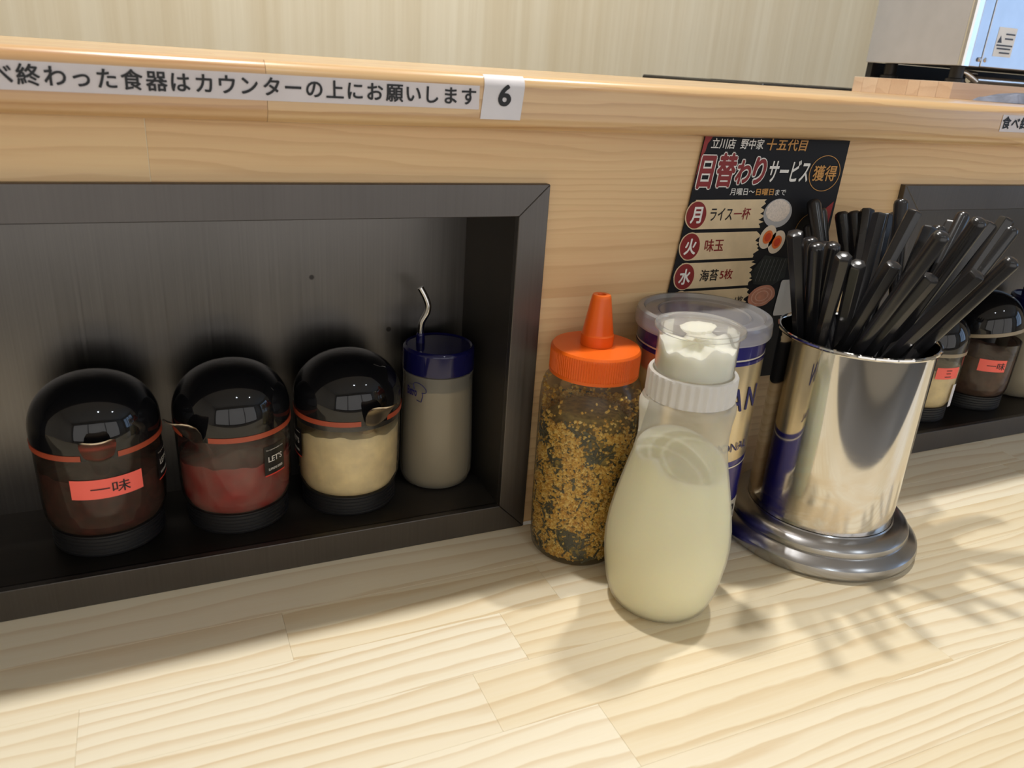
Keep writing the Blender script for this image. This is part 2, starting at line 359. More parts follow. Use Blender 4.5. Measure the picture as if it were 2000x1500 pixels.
# ---------------------------------------------------------------- upright pine panel behind, with two steel niches
W, WT, G, D, H = 0.0204, 0.0199, 0.3113, 0.0905, 0.25
PY = 0.005
ZTOP = 0.2822
pan = struct(empty('wall_counter'))
def pl(pts): prism('plank', pts, 'y', PY, PY + 0.02, MAT_PANEL, pan, 0.00012)
zs = [0.0, 0.0435, 0.087, 0.1305, 0.174, 0.2175]
for k in range(5): pl([(0.0, zs[k]), (G, zs[k]), (G, zs[k + 1]), (0.0, zs[k + 1])])
pl([(-0.2292, H), (0, H), (0, 0.2175), (G, 0.2175), (G, H), (0.50, H), (0.50, ZTOP), (-0.2292, ZTOP)])
pl([(-0.70, H), (-0.2295, H), (-0.2295, ZTOP), (-0.70, ZTOP)])
pl([(-1.15, 0), (-0.72, 0), (-0.72, H), (-0.70, H), (-0.70, ZTOP), (-1.15, ZTOP)])
pl([(0.5003, H), (1.0, H), (1.0, ZTOP), (0.5003, ZTOP)])
pl([(1.003, 0), (1.35, 0), (1.35, ZTOP), (1.0, ZTOP), (1.0, H), (1.003, H)])
def niche(x0, x1, label):
    n = empty('wall_niche', ((x0 + x1) / 2, 0, 0), label=label, cat='niche', group='steel niches in the counter wall')
    off = -(x0 + x1) / 2; a, b = x0 + off, x1 + off
    e = 0.00015
    prism('frame_rail', [(a, H), (b, H), (b - W, H - WT), (a + W, H - WT)], 'y', 0, PY + 0.001, MAT_FRAME_H, n, 0.0004)
    prism('frame_rail', [(a, 0.0), (b, 0.0), (b - W, W), (a + W, W)], 'y', 0, PY + 0.001, MAT_FRAME_H, n, 0.0004)
    prism('frame_rail', [(b, 0.0), (b, H), (b - W + e, H - WT), (b - W + e, W)], 'y', 0, PY + 0.001, MAT_FRAME, n, 0.0004)
    prism('frame_rail', [(a, 0.0), (a, H), (a + W - e, H - WT), (a + W - e, W)], 'y', 0, PY + 0.001, MAT_FRAME, n, 0.0004)
    t = 0.002
    box('back_panel', a + W - t, b - W + t, D, D + t, W - t, H - WT + t, MAT_NICHE, n)
    box('side_panel', b - W, b - W + t, PY, D, W, H - WT, MAT_NICHE_FLOOR, n)
    box('side_panel', a + W - t, a + W, PY, D, W, H - WT, MAT_NICHE_FLOOR, n)
    box('floor_panel', a + W, b - W, PY, D, W - t, W, MAT_NICHE_FLOOR, n)
    box('top_panel', a + W, b - W, PY, D, H - WT, H - WT + t, MAT_NICHE_FLOOR, n)
    return n
niche(-0.72, 0.0, 'dark steel framed niche holding the three domed pots and spouted bottle')
niche(G, 1.003, 'dark steel framed niche behind the chopstick holder, partly out of view')

# ---------------------------------------------------------------- raised serving ledge on top of the panel
LF, LT, LB, LR = -0.012, 0.3125, ZTOP, 0.0075
ledge = empty('serving_ledge', (0, 0, 0), label='raised pine serving ledge with rounded front edge above the niches', cat='counter')
prof = [(0.032, LB), (LF + LR, LB)]
prof += [(LF + LR - LR * math.sin(t * PI / 16), LB + LR - LR * math.cos(t * PI / 16)) for t in range(1, 8)]
prof += [(LF, LB + LR), (LF, LT - LR)]
prof += [(LF + LR - LR * math.cos(t * PI / 16), LT - LR + LR * math.sin(t * PI / 16)) for t in range(1, 8)]
prof += [(LF + LR, LT), (0.032, LT)]
for a, b in ((-1.15, -0.1713), (-0.1711, 0.62), (0.6202, 1.35)):
    prism('front_board', prof, 'x', a, b, MAT_LEDGE, ledge, 0, 30)
y = 0.0322; k = 0
while y < 0.40:
    j = random.uniform(-0.5, 0.9)
    for a, b in ((-1.15, j), (j + 0.0003, 1.35)): box('plank', a, b, y, y + 0.0468, LB + 0.004, LT, MAT_LEDGE, ledge, 0.0002)
    y += 0.047

# label tapes and the seat number on the ledge front
def ledge_fn(off):           # x, s -> s is height along the front
    def f(x, z):
        yy = LF
        if z > LT - LR: a = min((z - (LT - LR)) / LR, 1.0); yy = LF + LR - LR * math.sqrt(max(0, 1 - a * a))
        if z < LB + LR: a = min(((LB + LR) - z) / LR, 1.0); yy = LF + LR - LR * math.sqrt(max(0, 1 - a * a))
        return (x, yy - off, z)
    return f
MSG = '食べ終わった食器はカウンターの上にお願いします'
def tape(x_end, label, first=0, count=23):
    n = empty('label_tape', (0, 0, 0), label=label, cat='label', group='dish return label tapes')
    pitch = 0.01068; x_start = x_end - 23 * pitch - 0.0015
    patch('tape', x_start, x_end, 0.2934, 0.3060, ledge_fn(0.0003), MAT_WHITE_TAPE, n, 1, 4)
    for i, ch in enumerate(MSG):
        cx = x_start + pitch * (i + 0.5) + 0.0004
        me = text_geo(ch, 0.022)
        xs = [v.co.x for v in me.vertices]; ys = [v.co.y for v in me.vertices]; s = 0.0098
        mx = (min(xs) + max(xs)) / 2
        f = ledge_fn(0.0006)
        for v in me.vertices: v.co = lift(f, cx + (v.co.x - mx) * s, 0.2965 + v.co.y * s, 1.3e-4 + v.co.z * 1.2e-5)
        link('lettering', me, MAT_INK, n)
    return n
tape(-0.0556, 'white label tape printed with a long Japanese notice, left of the number 6')
tape(0.3835 + 23 * 0.01068 + 0.0015, 'white label tape starting at the right end of the ledge')
num = empty('seat_number_sticker', (-0.04, LF, 0.30), label='white sticker with black number 6 folded over the ledge edge', cat='sticker')
def sk(off):
    g = ledge_fn(off)
    def f(x, z):
        p = g(x + (z - 0.30) * 0.10, z); return (p[0] + 0.04, p[1] - LF, p[2] - 0.30)
    return f
patch('paper', -0.0535, -0.0285, 0.2884, LT - 0.0003, sk(0.00045), MAT_WHITE, num, 2, 16)
lettering('6', -0.0443, -0.0362, 0.2957, 0.3075, sk(0.0008), MAT_INK, num, bold=0.03)

# ---------------------------------------------------------------- condiment pots
def jarmat(name, tint, haze, hc, hn=None): return clear(name, tint, haze, hc, 0.05, 0.9, hn)
MAT_GLASS_DK = jarmat('smoky_glass', (0.92, 0.90, 0.88, 1), 0.35, lin(92, 78, 66), (60, 0.12, 0.55))
MAT_GLASS = jarmat('clear_glass', (0.97, 0.97, 0.96, 1), 0.05, lin(190, 180, 160), (70, 0.02, 0.22))
MAT_CHILI = plain('dark_chili_powder', lin(84, 36, 26), 0.9, noise=0.4, nscale=160)
MAT_PASTE = plain('red_chili_paste', lin(146, 44, 38), 0.6, noise=0.15, nscale=120)
MAT_GARLIC = plain('cream_garlic_paste', lin(240, 220, 172), 0.5, noise=0.05, nscale=120, sss=0.3)
MAT_BROWN = plain('brown_chili_powder', lin(112, 82, 66), 0.9, noise=0.3, nscale=140)
MAT_RIM = plain('dull_rim', lin(150, 136, 112), 0.35)
MAT_SPOON = plain('spoon_steel', (0.66, 0.58, 0.50, 1), 0.26, metal=1.0)
def pot(x, y, zrot, spoon_a, label_a, glass, filling, fill_h, label, lid_gap=0.0, spoon_kind='short', wall_label=True, band=True, tilt=0.0):
    n = empty('condiment_pot', (x, y, W), label=label, cat='condiment pot', group='domed condiment pots')
    fa = facing(x, y)
    p = [(0.0, 0.0), (0.0320, 0.0)]
    for k in range(5): z = 0.0012 + k * 0.0026; p += [(0.0330, z), (0.0330, z + 0.0013), (0.0323, z + 0.0018), (0.0323, z + 0.0025)]
    p += [(0.0332, 0.0142), (0.0332, 0.0150), (0.0, 0.0150)]
    lathe('base', p, MAT_BLACK_MATT, n, 56, 40)
    lathe('glass_body', [(0.0322, 0.0152), (0.0342, 0.0178), (0.0354, 0.0225), (0.0359, 0.030), (0.0362, 0.060), (0.0362, 0.0712), (0.0352, 0.0716)], glass, n, 64, 40)
    # filling with an uneven surface
    vs = []; fs = []; seg = 64; rings = [0.0, 0.012, 0.024, 0.0340]
    rr = random.Random(int(abs(x) * 1e4)); ph = [rr.uniform(0, 6) for _ in range(4)]
    def hh(a, r): return fill_h + r / 0.034 * (0.0022 * math.sin(a + ph[0]) + 0.0010 * math.sin(3 * a + ph[1]) + 0.0006 * math.sin(9 * a + ph[2]) + 0.0005 * math.sin(17 * a + ph[3]))
    for i in range(seg):
        a = 2 * PI * i / seg
        vs += [(0.0312 * math.cos(a), 0.0312 * math.sin(a), 0.0154), (0.0340 * math.cos(a), 0.0340 * math.sin(a), 0.0215), (0.0348 * math.cos(a), 0.0348 * math.sin(a), hh(a, 0.034)), (0.020 * math.cos(a), 0.020 * math.sin(a), hh(a, 0.02) + 0.001)]
    c = len(vs); vs.append((0, 0, fill_h + 0.001))
    for i in range(seg):
        j = (i + 1) % seg
        for k in range(3): fs.append((4 * i + k, 4 * j + k, 4 * j + k + 1, 4 * i + k + 1))
        fs.append((4 * i + 3, 4 * j + 3, c))
    mesh_obj('filling', vs, fs, filling, n, 50)
    z0 = 0.0722 + lid_gap
    # lid: dome with a shallow skirt, and a coloured band broken at the spoon slot
    dome = [(0.0350, z0 - 0.0035), (0.0366, z0 - 0.0035), (0.0368, z0 + 0.004)]
    hgt = 0.1098 - z0 - 0.006 + lid_gap * 0.5
    for k in range(0, 15):
        t = k / 14 * PI / 2; dome.append((0.0368 * math.cos(t) ** 0.92 if k < 14 else 0.0, z0 + 0.006 + hgt * math.sin(t)))
    lid = lathe('dome_lid', dome, MAT_BLACK_GLOSS, n, 72, 40)
    sa = fa + spoon_a; gapw = 0.27
    vs = []; fs = []; K = 60
    for i in range(K + 1):
        a = sa + gapw + (2 * PI - 2 * gapw) * i / K
        for r, z in ((0.03665, z0 - 0.0034), (0.03705, z0 - 0.0034), (0.03710, z0 + 0.0001), (0.0367, z0 + 0.0001)): vs.append((r * math.cos(a), r * math.sin(a), z))
    for i in range(K):
        for k in range(3): fs.append((4 * i + k, 4 * i + 4 + k, 4 * i + 5 + k, 4 * i + k + 1))
    mesh_obj('lid_band', vs, fs, MAT_ORANGE_BAND if band else MAT_RIM, lid, 30)
    if lid_gap: lathe('lid_skirt', [(0.0335, z0 - 0.0075), (0.0358, z0 - 0.0075), (0.0358, z0 - 0.0036), (0.0335, z0 - 0.0036)], MAT_BLACK_MATT, lid, 56, 40)
    if tilt:              # lid pushed up on its right side
        ax = Vector((math.cos(fa), math.sin(fa), 0)); pv = Vector((math.sin(fa), -math.cos(fa), 0)) * 0.0366 + Vector((0, 0, z0 - 0.0035))
        Mx = Matrix.Translation(pv) @ Matrix.Rotation(tilt, 4, ax) @ Matrix.Translation(-pv); lid.matrix_local = Mx
    # spoon handle through the slot
    if spoon_kind is None: return n, fa, None
    if spoon_kind == 'short': path = [(0.022, z0 - 0.020, 0.0035), (0.0362, z0 - 0.0030, 0.0062), (0.0378, z0 - 0.0006, 0.0078), (0.0405, z0 + 0.0046, 0.0092), (0.0445, z0 + 0.0100, 0.0098), (0.0500, z0 + 0.0142, 0.0094), (0.0530, z0 + 0.0156, 0.0070)]
    else: path = [(0.020, z0 - 0.020, 0.0035), (0.0355, z0 - 0.0025, 0.004), (0.050, z0 + 0.004, 0.0042), (0.070, z0 + 0.010, 0.0045), (0.092, z0 + 0.013, 0.0055), (0.100, z0 + 0.0132, 0.004)]
    vs = []; fs = []; th = 0.0009; NW = 6
    d = Vector((math.cos(sa), math.sin(sa), 0)); s = Vector((-math.sin(sa), math.cos(sa), 0))
    for (r, z, hw) in path:
        for up in (0, 1):
            for q in range(NW + 1):
                u = -1 + 2 * q / NW; vs.append(d * (r + 0.0012 * (1 - u * u)) + s * hw * u + Vector((0, 0, z - 0.0006 * (1 - u * u) + up * th)))
    m = 2 * (NW + 1)
    for i in range(len(path) - 1):
        for up in (0, 1):
            for q in range(NW): b = i * m + up * (NW + 1) + q; fs.append((b, b + 1, b + m + 1, b + m))
        for q in (0, NW): b = i * m + q; fs.append((b, b + NW + 1, b + m + NW + 1, b + m))
    e = (len(path) - 1) * m
    for q in range(NW): fs.append((e + q, e + q + 1, e + NW + 1 + q + 1, e + NW + 1 + q)); fs.append((q, q + 1, NW + 1 + q + 1, NW + 1 + q))
    sp = mesh_obj('spoon', vs, fs, MAT_SPOON, None, 60, (x, y, W))
    if wall_label:
        la = fa + label_a; f1 = cyl_fn(0.0366, la); f2 = cyl_fn(0.0369, la)
        lb = patch('brand_label', -0.0085, 0.0085, 0.041, 0.0615, f1, MAT_LABEL_BLACK, n, 8, 1)
        patch('label_line', -0.0085, 0.0085, 0.0402, 0.0411, cyl_fn(0.03685, la), MAT_LABEL_RED, lb, 8, 1)
        lettering("LET'S", -0.0058, 0.0058, 0.0500, 0.0540, f2, MAT_LABEL_WHITE, lb, bold=0.01)
        lettering('The supreme quality series', -0.0073, 0.0073, 0.0580, 0.0592, f2, MAT_LABEL_WHITE, lb)
        lettering('SUPREME SERIES', -0.0060, 0.0060, 0.0440, 0.0456, f2, MAT_LABEL_WHITE, lb, bold=0.01)
    return n, fa, sp
def coral(n, a, z0, z1, half, txt, tx):
    s = patch('name_sticker', -half, half, z0, z1, cyl_fn(0.03665, a), MAT_CORAL, n, 12, 1)
    h = z1 - z0
    if txt: lettering(txt, tx[0], tx[1], z0 + h * 0.2, z1 - h * 0.2, cyl_fn(0.03695, a), MAT_INK, s, sub=2)
p1, fa1, s1 = pot(-0.2748, 0.0515, 0, -0.02, 1.22, MAT_GLASS_DK, MAT_CHILI, 0.052, 'domed black pot of dark chili powder with coral sticker, leftmost in niche')
coral(p1, fa1 + 0.04, 0.0432, 0.0560, 0.0205, '一味', (-0.0095, 0.0125))
tag(s1, 'steel spoon handle poking straight out of the leftmost pot lid', 'spoon', 'spoons in the condiment pots')
p2, fa2, s2 = pot(-0.1948, 0.0522, 0, -0.70, 0.72, MAT_GLASS, MAT_PASTE, 0.048, 'domed black pot of red chili paste between two other pots')
tag(s2, 'steel spoon handle sticking out left of the red paste pot', 'spoon', 'spoons in the condiment pots')
p3, fa3, s3 = pot(-0.1184, 0.0515, 0, 0.50, -1.25, MAT_GLASS, MAT_GARLIC, 0.058, 'domed black pot of cream garlic paste beside the spouted bottle', 0.0015)
tag(s3, 'steel spoon handle sticking out right of the cream paste pot', 'spoon', 'spoons in the condiment pots')
p4, fa4, s4 = pot(0.4485, 0.0485, 0, -0.9, 0, MAT_GLASS, MAT_GARLIC, 0.053, 'domed pot of cream paste just right of the chopstick holder', 0.0, None, False, False)
coral(p4, fa4 + 0.80, 0.047, 0.0585, 0.013, '三', (-0.004, 0.003))
patch('paper_strip', -0.003, 0.003, 0.017, 0.040, cyl_fn(0.0366, fa4 + 1.2), MAT_WHITE, p4, 4, 1)
p5, fa5, s5 = pot(0.5357, 0.0525, 0, -1.0, 0, MAT_GLASS_DK, MAT_BROWN, 0.056, 'domed pot of brown powder with lid ajar at the right picture edge', 0.0, None, False, False, 0.22)
coral(p5, fa5 + 0.48, 0.044, 0.0565, 0.0135, '一味', (-0.006, 0.0125))

# ---------------------------------------------------------------- spouted dispenser bottles
MAT_FROST = clear('frosted_bottle', (0.9, 0.88, 0.82, 1), 0.42, lin(205, 200, 186), 0.22, 0.7)
MAT_OIL = plain('cloudy_vinegar', lin(150, 134, 100), 0.5)
MAT_NAVY = plain('navy_plastic', lin(18, 18, 66), 0.12)
def spout_bottle(x, y, label):
    n = empty('dispenser_bottle', (x, y, W), label=label, cat='bottle', group='spouted dispenser bottles'); fa = facing(x, y)
    body = [(0.0, 0.0004), (0.0225, 0.0), (0.0255, 0.0022), (0.0275, 0.009), (0.0275, 0.022), (0.0266, 0.050), (0.0257, 0.075), (0.0254, 0.086), (0.0258, 0.0875), (0.0258, 0.0895), (0.0240, 0.0902)]
    lathe('bottle_body', body, MAT_FROST, n, 56, 40, None, None, False)
    lathe('liquid', [(0.0, 0.001), (0.0222, 0.001), (0.0250, 0.003), (0.0268, 0.0095), (0.0268, 0.022), (0.0259, 0.050), (0.0250, 0.074), (0.0249, 0.0785), (0.0, 0.0785)], MAT_OIL, n, 48, 40)
    cap = lathe('cap', [(0.0246, 0.0904), (0.0259, 0.0904), (0.0260, 0.0915), (0.0259, 0.1055), (0.0256, 0.1065), (0.0240, 0.1078), (0.0228, 0.1068), (0.0, 0.1070)], MAT_NAVY, n, 64, 35)
    vr = Vector((-math.sin(fa), math.cos(fa), 0)); vf = Vector((math.cos(fa), math.sin(fa), 0))      # seen from the seats: right, towards
    if vr.x < 0: vr = -vr
    b = vr * -0.0135 + vf * -0.004
    lathe('spout_collar', [(0.0, 0.106), (0.0034, 0.106), (0.0031, 0.1128), (0.0025, 0.1140), (0.0, 0.1140)], MAT_NAVY, cap, 24, 40, None, b)
    pts = [(0, 0.110), (0.0002, 0.117), (0.0010, 0.1225), (0.0042, 0.1290), (0.0050, 0.1345), (0.0028, 0.1410), (-0.0008, 0.1475)]
    tube('spout_tube', [b + vr * u + Vector((0, 0, z)) for u, z in pts], 0.0023, MAT_STEEL, cap, 14)
    # printed mark: script word and a chef's hat outline
    f = cyl_fn(0.0262, fa - 0.62)
    g = lambda u, v: f(u, v + 0.0)
    lettering('Bistro', -0.0085, 0.0010, 0.0748, 0.0815, cyl_fn(0.0265, fa - 0.62), MAT_NAVY_INK, n, 'printed_name', bold=0.03, shear=0.1)
    lettering('HOME', -0.0062, -0.0015, 0.0828, 0.0838, cyl_fn(0.0265, fa - 0.62), MAT_NAVY_INK, n, 'printed_name')
    hat = [(q[0] * 1.15, 0.078 + (q[1] - 0.078) * 1.15) for q in [(-0.0010, 0.0800), (-0.0018, 0.0832), (0.0006, 0.0845), (0.0040, 0.0838), (0.0068, 0.0815), (0.0072, 0.0790), (0.0052, 0.0783), (0.0046, 0.0785), (0.0050, 0.0765), (0.0044, 0.0735), (0.0038, 0.0722), (0.0008, 0.0730)]]
    h = cyl_fn(0.0266, fa - 0.62)
    tube('printed_hat', [h(*q) for q in hat], 0.00028, MAT_NAVY_INK, n, 6, 4)
    return n
spout_bottle(-0.0500, 0.0590, 'frosted bottle with navy cap and bent steel spout beside the niche corner')
spout_bottle(0.6140, 0.0560, 'frosted spouted bottle at the far right, mostly cut off by the picture edge')

# ---------------------------------------------------------------- orange-capped squeeze bottle of topping
MAT_SQ = clear('cloudy_squeeze_plastic', (0.985, 0.97, 0.93, 1), 0.12, lin(206, 192, 160), 0.24, 0.65)
def crumbs(name, pts, mat, parent, maker):
    vs = []; fs = []
    for p in pts: maker(p, vs, fs)
    me = bpy.data.meshes.new(name); me.from_pydata(vs, [], fs); me.update()
    o = link(name, me, mat, parent); o['kind'] = 'stuff'; return o
def flake_mat(name, cols, rough):
    t = NT(name); g = t.n.new('ShaderNodeNewGeometry'); t.link(t.ramp(g.outputs['Random Per Island'], cols), t.p.inputs['Base Color']); t.p.inputs['Roughness'].default_value = rough
    return t.m
MAT_CRUMB = flake_mat('golden_crumbs', [(0.0, lin(206, 152, 44)), (0.5, lin(238, 196, 84)), (1.0, lin(252, 226, 140))], 0.6)
MAT_NORI = flake_mat('nori_shreds', [(0.0, lin(30, 34, 26)), (0.6, lin(52, 58, 44)), (1.0, lin(70, 74, 54))], 0.55)
OX, OY = 0.0268, -0.0315
sq = empty('squeeze_bottle', (OX, OY, 0), label='clear squeeze bottle of golden crumbs and seaweed with orange nozzle cap', cat='bottle')
lathe('bottle_body', [(0.0, 0.002), (0.020, 0.0008), (0.0290, 0.0), (0.0318, 0.003), (0.0330, 0.010), (0.0336, 0.040), (0.0341, 0.090), (0.0342, 0.112), (0.0338, 0.121), (0.0320, 0.128), (0.0292, 0.1315), (0.0285, 0.134)], MAT_SQ, sq, 64, 45, None, None, False)
core = [(0.0, 0.003), (0.0275, 0.003), (0.0295, 0.010), (0.0300, 0.040), (0.0304, 0.098), (0.020, 0.107), (0.0, 0.109)]
lathe('topping_core', core, plain('packed_topping', lin(150, 130, 62), 0.9, noise=0.5, nscale=300), sq, 40, 45)
rr = random.Random(3)
def octa(p, vs, fs):
    s = rr.uniform(0.0009, 0.0019); b = len(vs); M3 = Matrix.Rotation(rr.uniform(0, 6), 3, Vector((rr.uniform(-1, 1), rr.uniform(-1, 1), 1)).normalized())
    for d in ((1, 0, 0), (-1, 0, 0), (0, .8, 0), (0, -.8, 0), (0, 0, .7), (0, 0, -.7)): vs.append(tuple(Vector(p) + M3 @ (Vector(d) * s)))
    for f in ((0, 2, 4), (2, 1, 4), (1, 3, 4), (3, 0, 4), (2, 0, 5), (1, 2, 5), (3, 1, 5), (0, 3, 5)): fs.append(tuple(b + q for q in f))
def patchy(a, z):       # clumps: where seaweed dominates
    return math.sin(a * 2.3 + 1.1) * math.sin(z * 70 + a * 1.7) + 0.6 * math.sin(a * 5.1 + z * 150) + 0.5 * math.sin(z * 210 - a * 3)
def rad(z): return 0.0303 + 0.0018 * min(1, max(0, (z - 0.004) / 0.03))
pts = []
while len(pts) < 14000:
    a = rr.uniform(0, 2 * PI); z = rr.uniform(0.004, 0.110)
    top = 0.104 + 0.004 * math.sin(a * 2) + 0.003 * math.sin(5 * a)
    if z > top and rr.random() > 0.12: continue
    if patchy(a, z) < -0.70 and rr.random() < 0.85: continue
    r = rad(z) - rr.uniform(0, 0.0012) - (0.0008 if z < 0.007 else 0); pts.append((r * math.cos(a), r * math.sin(a), z))
for _ in range(120):
    a = rr.uniform(0, 2 * PI); z = rr.uniform(0.108, 0.127); pts.append((0.0318 * math.cos(a), 0.0318 * math.sin(a), z))
crumbs('golden_crumbs', pts, MAT_CRUMB, sq, octa)
def shred(p, vs, fs):
    a, z = p; r = rad(z) + rr.uniform(-0.0004, 0.0008); L = rr.uniform(0.004, 0.010); wd = rr.uniform(0.0009, 0.0019); t = rr.uniform(0, PI); b = len(vs)
    for u, v in ((-L, -wd), (L, -wd), (L, wd), (-L, wd)):
        x = (u * math.cos(t) - v * math.sin(t)) / 2; y = (u * math.sin(t) + v * math.cos(t)) / 2
        aa = a + x / r; zz = min(max(z + y, 0.003), 0.112); vs.append((r * math.cos(aa), r * math.sin(aa), zz)); vs.append(((r - 0.0004) * math.cos(aa), (r - 0.0004) * math.sin(aa), zz))
    for f in ((0, 2, 4, 6), (1, 7, 5, 3), (0, 1, 3, 2), (2, 3, 5, 4), (4, 5, 7, 6), (6, 7, 1, 0)): fs.append(tuple(b + q for q in f))
sp_ = []
while len(sp_) < 800:
    a = rr.uniform(0, 2 * PI); z = rr.uniform(0.005, 0.106)
    if patchy(a, z) > -0.35 and rr.random() < 0.80: continue
    sp_.append((a, z))
crumbs('seaweed_shreds', sp_, MAT_NORI, sq, shred)
cap = lathe('cap', [(0.0, 0.1335), (0.0280, 0.1335), (0.0297, 0.1340), (0.0297, 0.1362), (0.0297, 0.1363), (0.0297, 0.1498), (0.0295, 0.1505), (0.0284, 0.1520), (0.0, 0.1532)], MAT_ORANGE, sq, 64, 35, (110, 0.00035, 0.1363, 0.1499))
noz = lathe('nozzle', [(0.0108, 0.1528), (0.0108, 0.1600), (0.0102, 0.1608), (0.0062, 0.1850), (0.0056, 0.1862), (0.0030, 0.1862), (0.0028, 0.1852), (0.0, 0.1850)], MAT_ORANGE, sq, 40, 35)

# ---------------------------------------------------------------- mayonnaise dispenser bottle
MX, MY = 0.0502, -0.1042
MAT_MAYOB = clear('frosted_white_plastic', (0.995, 0.99, 0.98, 1), 0.36, lin(252, 249, 236), 0.32, 0.5)
MAT_MAYO = plain('mayonnaise', lin(255, 248, 210), 0.45, sss=0.75, noise=0.015)
MAT_MAYO2 = plain('mayonnaise_smear', lin(255, 252, 232), 0.4, sss=0.5, noise=0.015)
MAT_COLLAR = plain('white_ribbed_plastic', lin(226, 222, 214), 0.35, sss=0.2)
MAT_SLEEVE = clear('clear_sleeve', (0.99, 0.99, 0.99, 1), 0.26, lin(242, 243, 242), 0.12, 0.8)
mb = empty('sauce_dispenser', (MX, MY, 0), label='pear-shaped frosted bottle of cream mayonnaise standing in front of the others', cat='bottle')
MP = [(0.0, 0.002), (0.020, 0.001), (0.0285, 0.0), (0.0322, 0.004), (0.0352, 0.012), (0.0376, 0.0245), (0.0392, 0.037), (0.0395, 0.047), (0.0386, 0.058), (0.0362, 0.072), (0.0338, 0.083), (0.0312, 0.094), (0.0290, 0.103), (0.0273, 0.113), (0.0268, 0.121), (0.0272, 0.130), (0.0282, 0.1375), (0.0280, 0.1405), (0.0268, 0.1432), (0.0242, 0.1445)]
lathe('bottle_body', MP, MAT_MAYOB, mb, 72, 50, None, None, False)
def mr(z):
    for (r0, z0), (r1, z1) in zip(MP[2:], MP[3:]):
        if z0 <= z <= z1: return r0 + (r1 - r0) * (z - z0) / (z1 - z0)
    return 0.024
fam = facing(MX, MY)
vs = []; fs = []; seg = 72; NZ = 22
def lev(a):
    u = math.atan2(math.sin(a - fam), math.cos(a - fam))      # 0 faces the seats, negative is the left side seen from there
    return 0.1010 - 0.0045 * math.sin(u) + 0.0055 * math.exp(-((u + 0.60) / 0.22) ** 2) + 0.010 * (0.5 - 0.5 * math.cos(u)) ** 2
for i in range(seg):
    a = 2 * PI * i / seg; L = lev(a)
    for k in range(NZ + 1): z = 0.0015 + (L - 0.0015) * k / NZ; r = mr(max(z, 0.0001)) - 0.0011; vs.append((r * math.cos(a), r * math.sin(a), z))
nb = NZ + 1; c0 = len(vs); vs.append((0, 0, 0.0015)); vs.append((0, 0, 0.1035))
for i in range(seg):
    j = (i + 1) % seg
    for k in range(NZ): fs.append((i * nb + k, j * nb + k, j * nb + k + 1, i * nb + k + 1))
    fs.append((i * nb, j * nb, c0)); fs.append((i * nb + NZ, j * nb + NZ, c0 + 1))
mesh_obj('mayonnaise', vs, fs, MAT_MAYO, mb, 50)
col_ = lathe('ribbed_collar', [(0.0240, 0.1440), (0.0262, 0.1440), (0.0266, 0.1446), (0.0264, 0.1585), (0.0258, 0.1595), (0.0238, 0.1598), (0.0238, 0.1440)], MAT_COLLAR, mb, 64, 35, (32, 0.0008, 0.1445, 0.159))
lathe('clear_sleeve', [(0.0225, 0.1585), (0.0230, 0.1590), (0.0233, 0.1840), (0.0258, 0.1846), (0.0262, 0.1852), (0.0262, 0.1866), (0.0256, 0.1874), (0.0240, 0.1872), (0.0232, 0.1866), (0.0, 0.1864)], MAT_SLEEVE, mb, 72, 40)
# cream left inside the sleeve and under its disc
vs = []; fs = []
for i in range(72):
    a = 2 * PI * i / 72; t = 0.1760 + 0.0022 * math.sin(3 * a) + 0.0016 * math.sin(7 * a + 1) + 0.0010 * math.sin(13 * a)
    for z in (0.1600, 0.1640, 0.1690, t): vs.append((0.0222 * math.cos(a), 0.0222 * math.sin(a), z))
    vs.append((0.0005 * math.cos(a), 0.0005 * math.sin(a), 0.1765))
for i in range(72):
    j = (i + 1) % 72
    for k in range(4): fs.append((5 * i + k, 5 * j + k, 5 * j + k + 1, 5 * i + k + 1))
mesh_obj('sleeve_cream', vs, fs, MAT_MAYO2, mb, 60)
bl = ell(-0.001, 0.001, 0.0125, 0.0088, 40, 0.3, 0.09)
vs = [(x, y, 0.1862) for x, y in bl] + [(x * 0.8, y * 0.8, 0.1838) for x, y in bl]
mesh_obj('disc_cream', vs, [tuple(range(40)), tuple(range(40, 80))] + [(i, (i + 1) % 40, 40 + (i + 1) % 40, 40 + i) for i in range(40)], MAT_MAYO2, mb)
# dried run below the collar on the left
vs = []; fs = []; va = fam - 1.25
run = [(0.1428, 0.30), (0.1400, 0.34), (0.1360, 0.30), (0.131, 0.20), (0.126, 0.13), (0.1215, 0.07), (0.119, 0.02)]
for z, hw in run:
    for u in (-1, -0.5, 0, 0.5, 1): r = mr(z) + 0.0002 + 0.0010 * (1 - u * u); vs.append((r * math.cos(va + u * hw), r * math.sin(va + u * hw), z))
for i in range(len(run) - 1):
    for k in range(4): b = i * 5 + k; fs.append((b, b + 1, b + 6, b + 5))
mesh_obj('cream_drip', vs, fs, MAT_MAYO2, mb, 60)

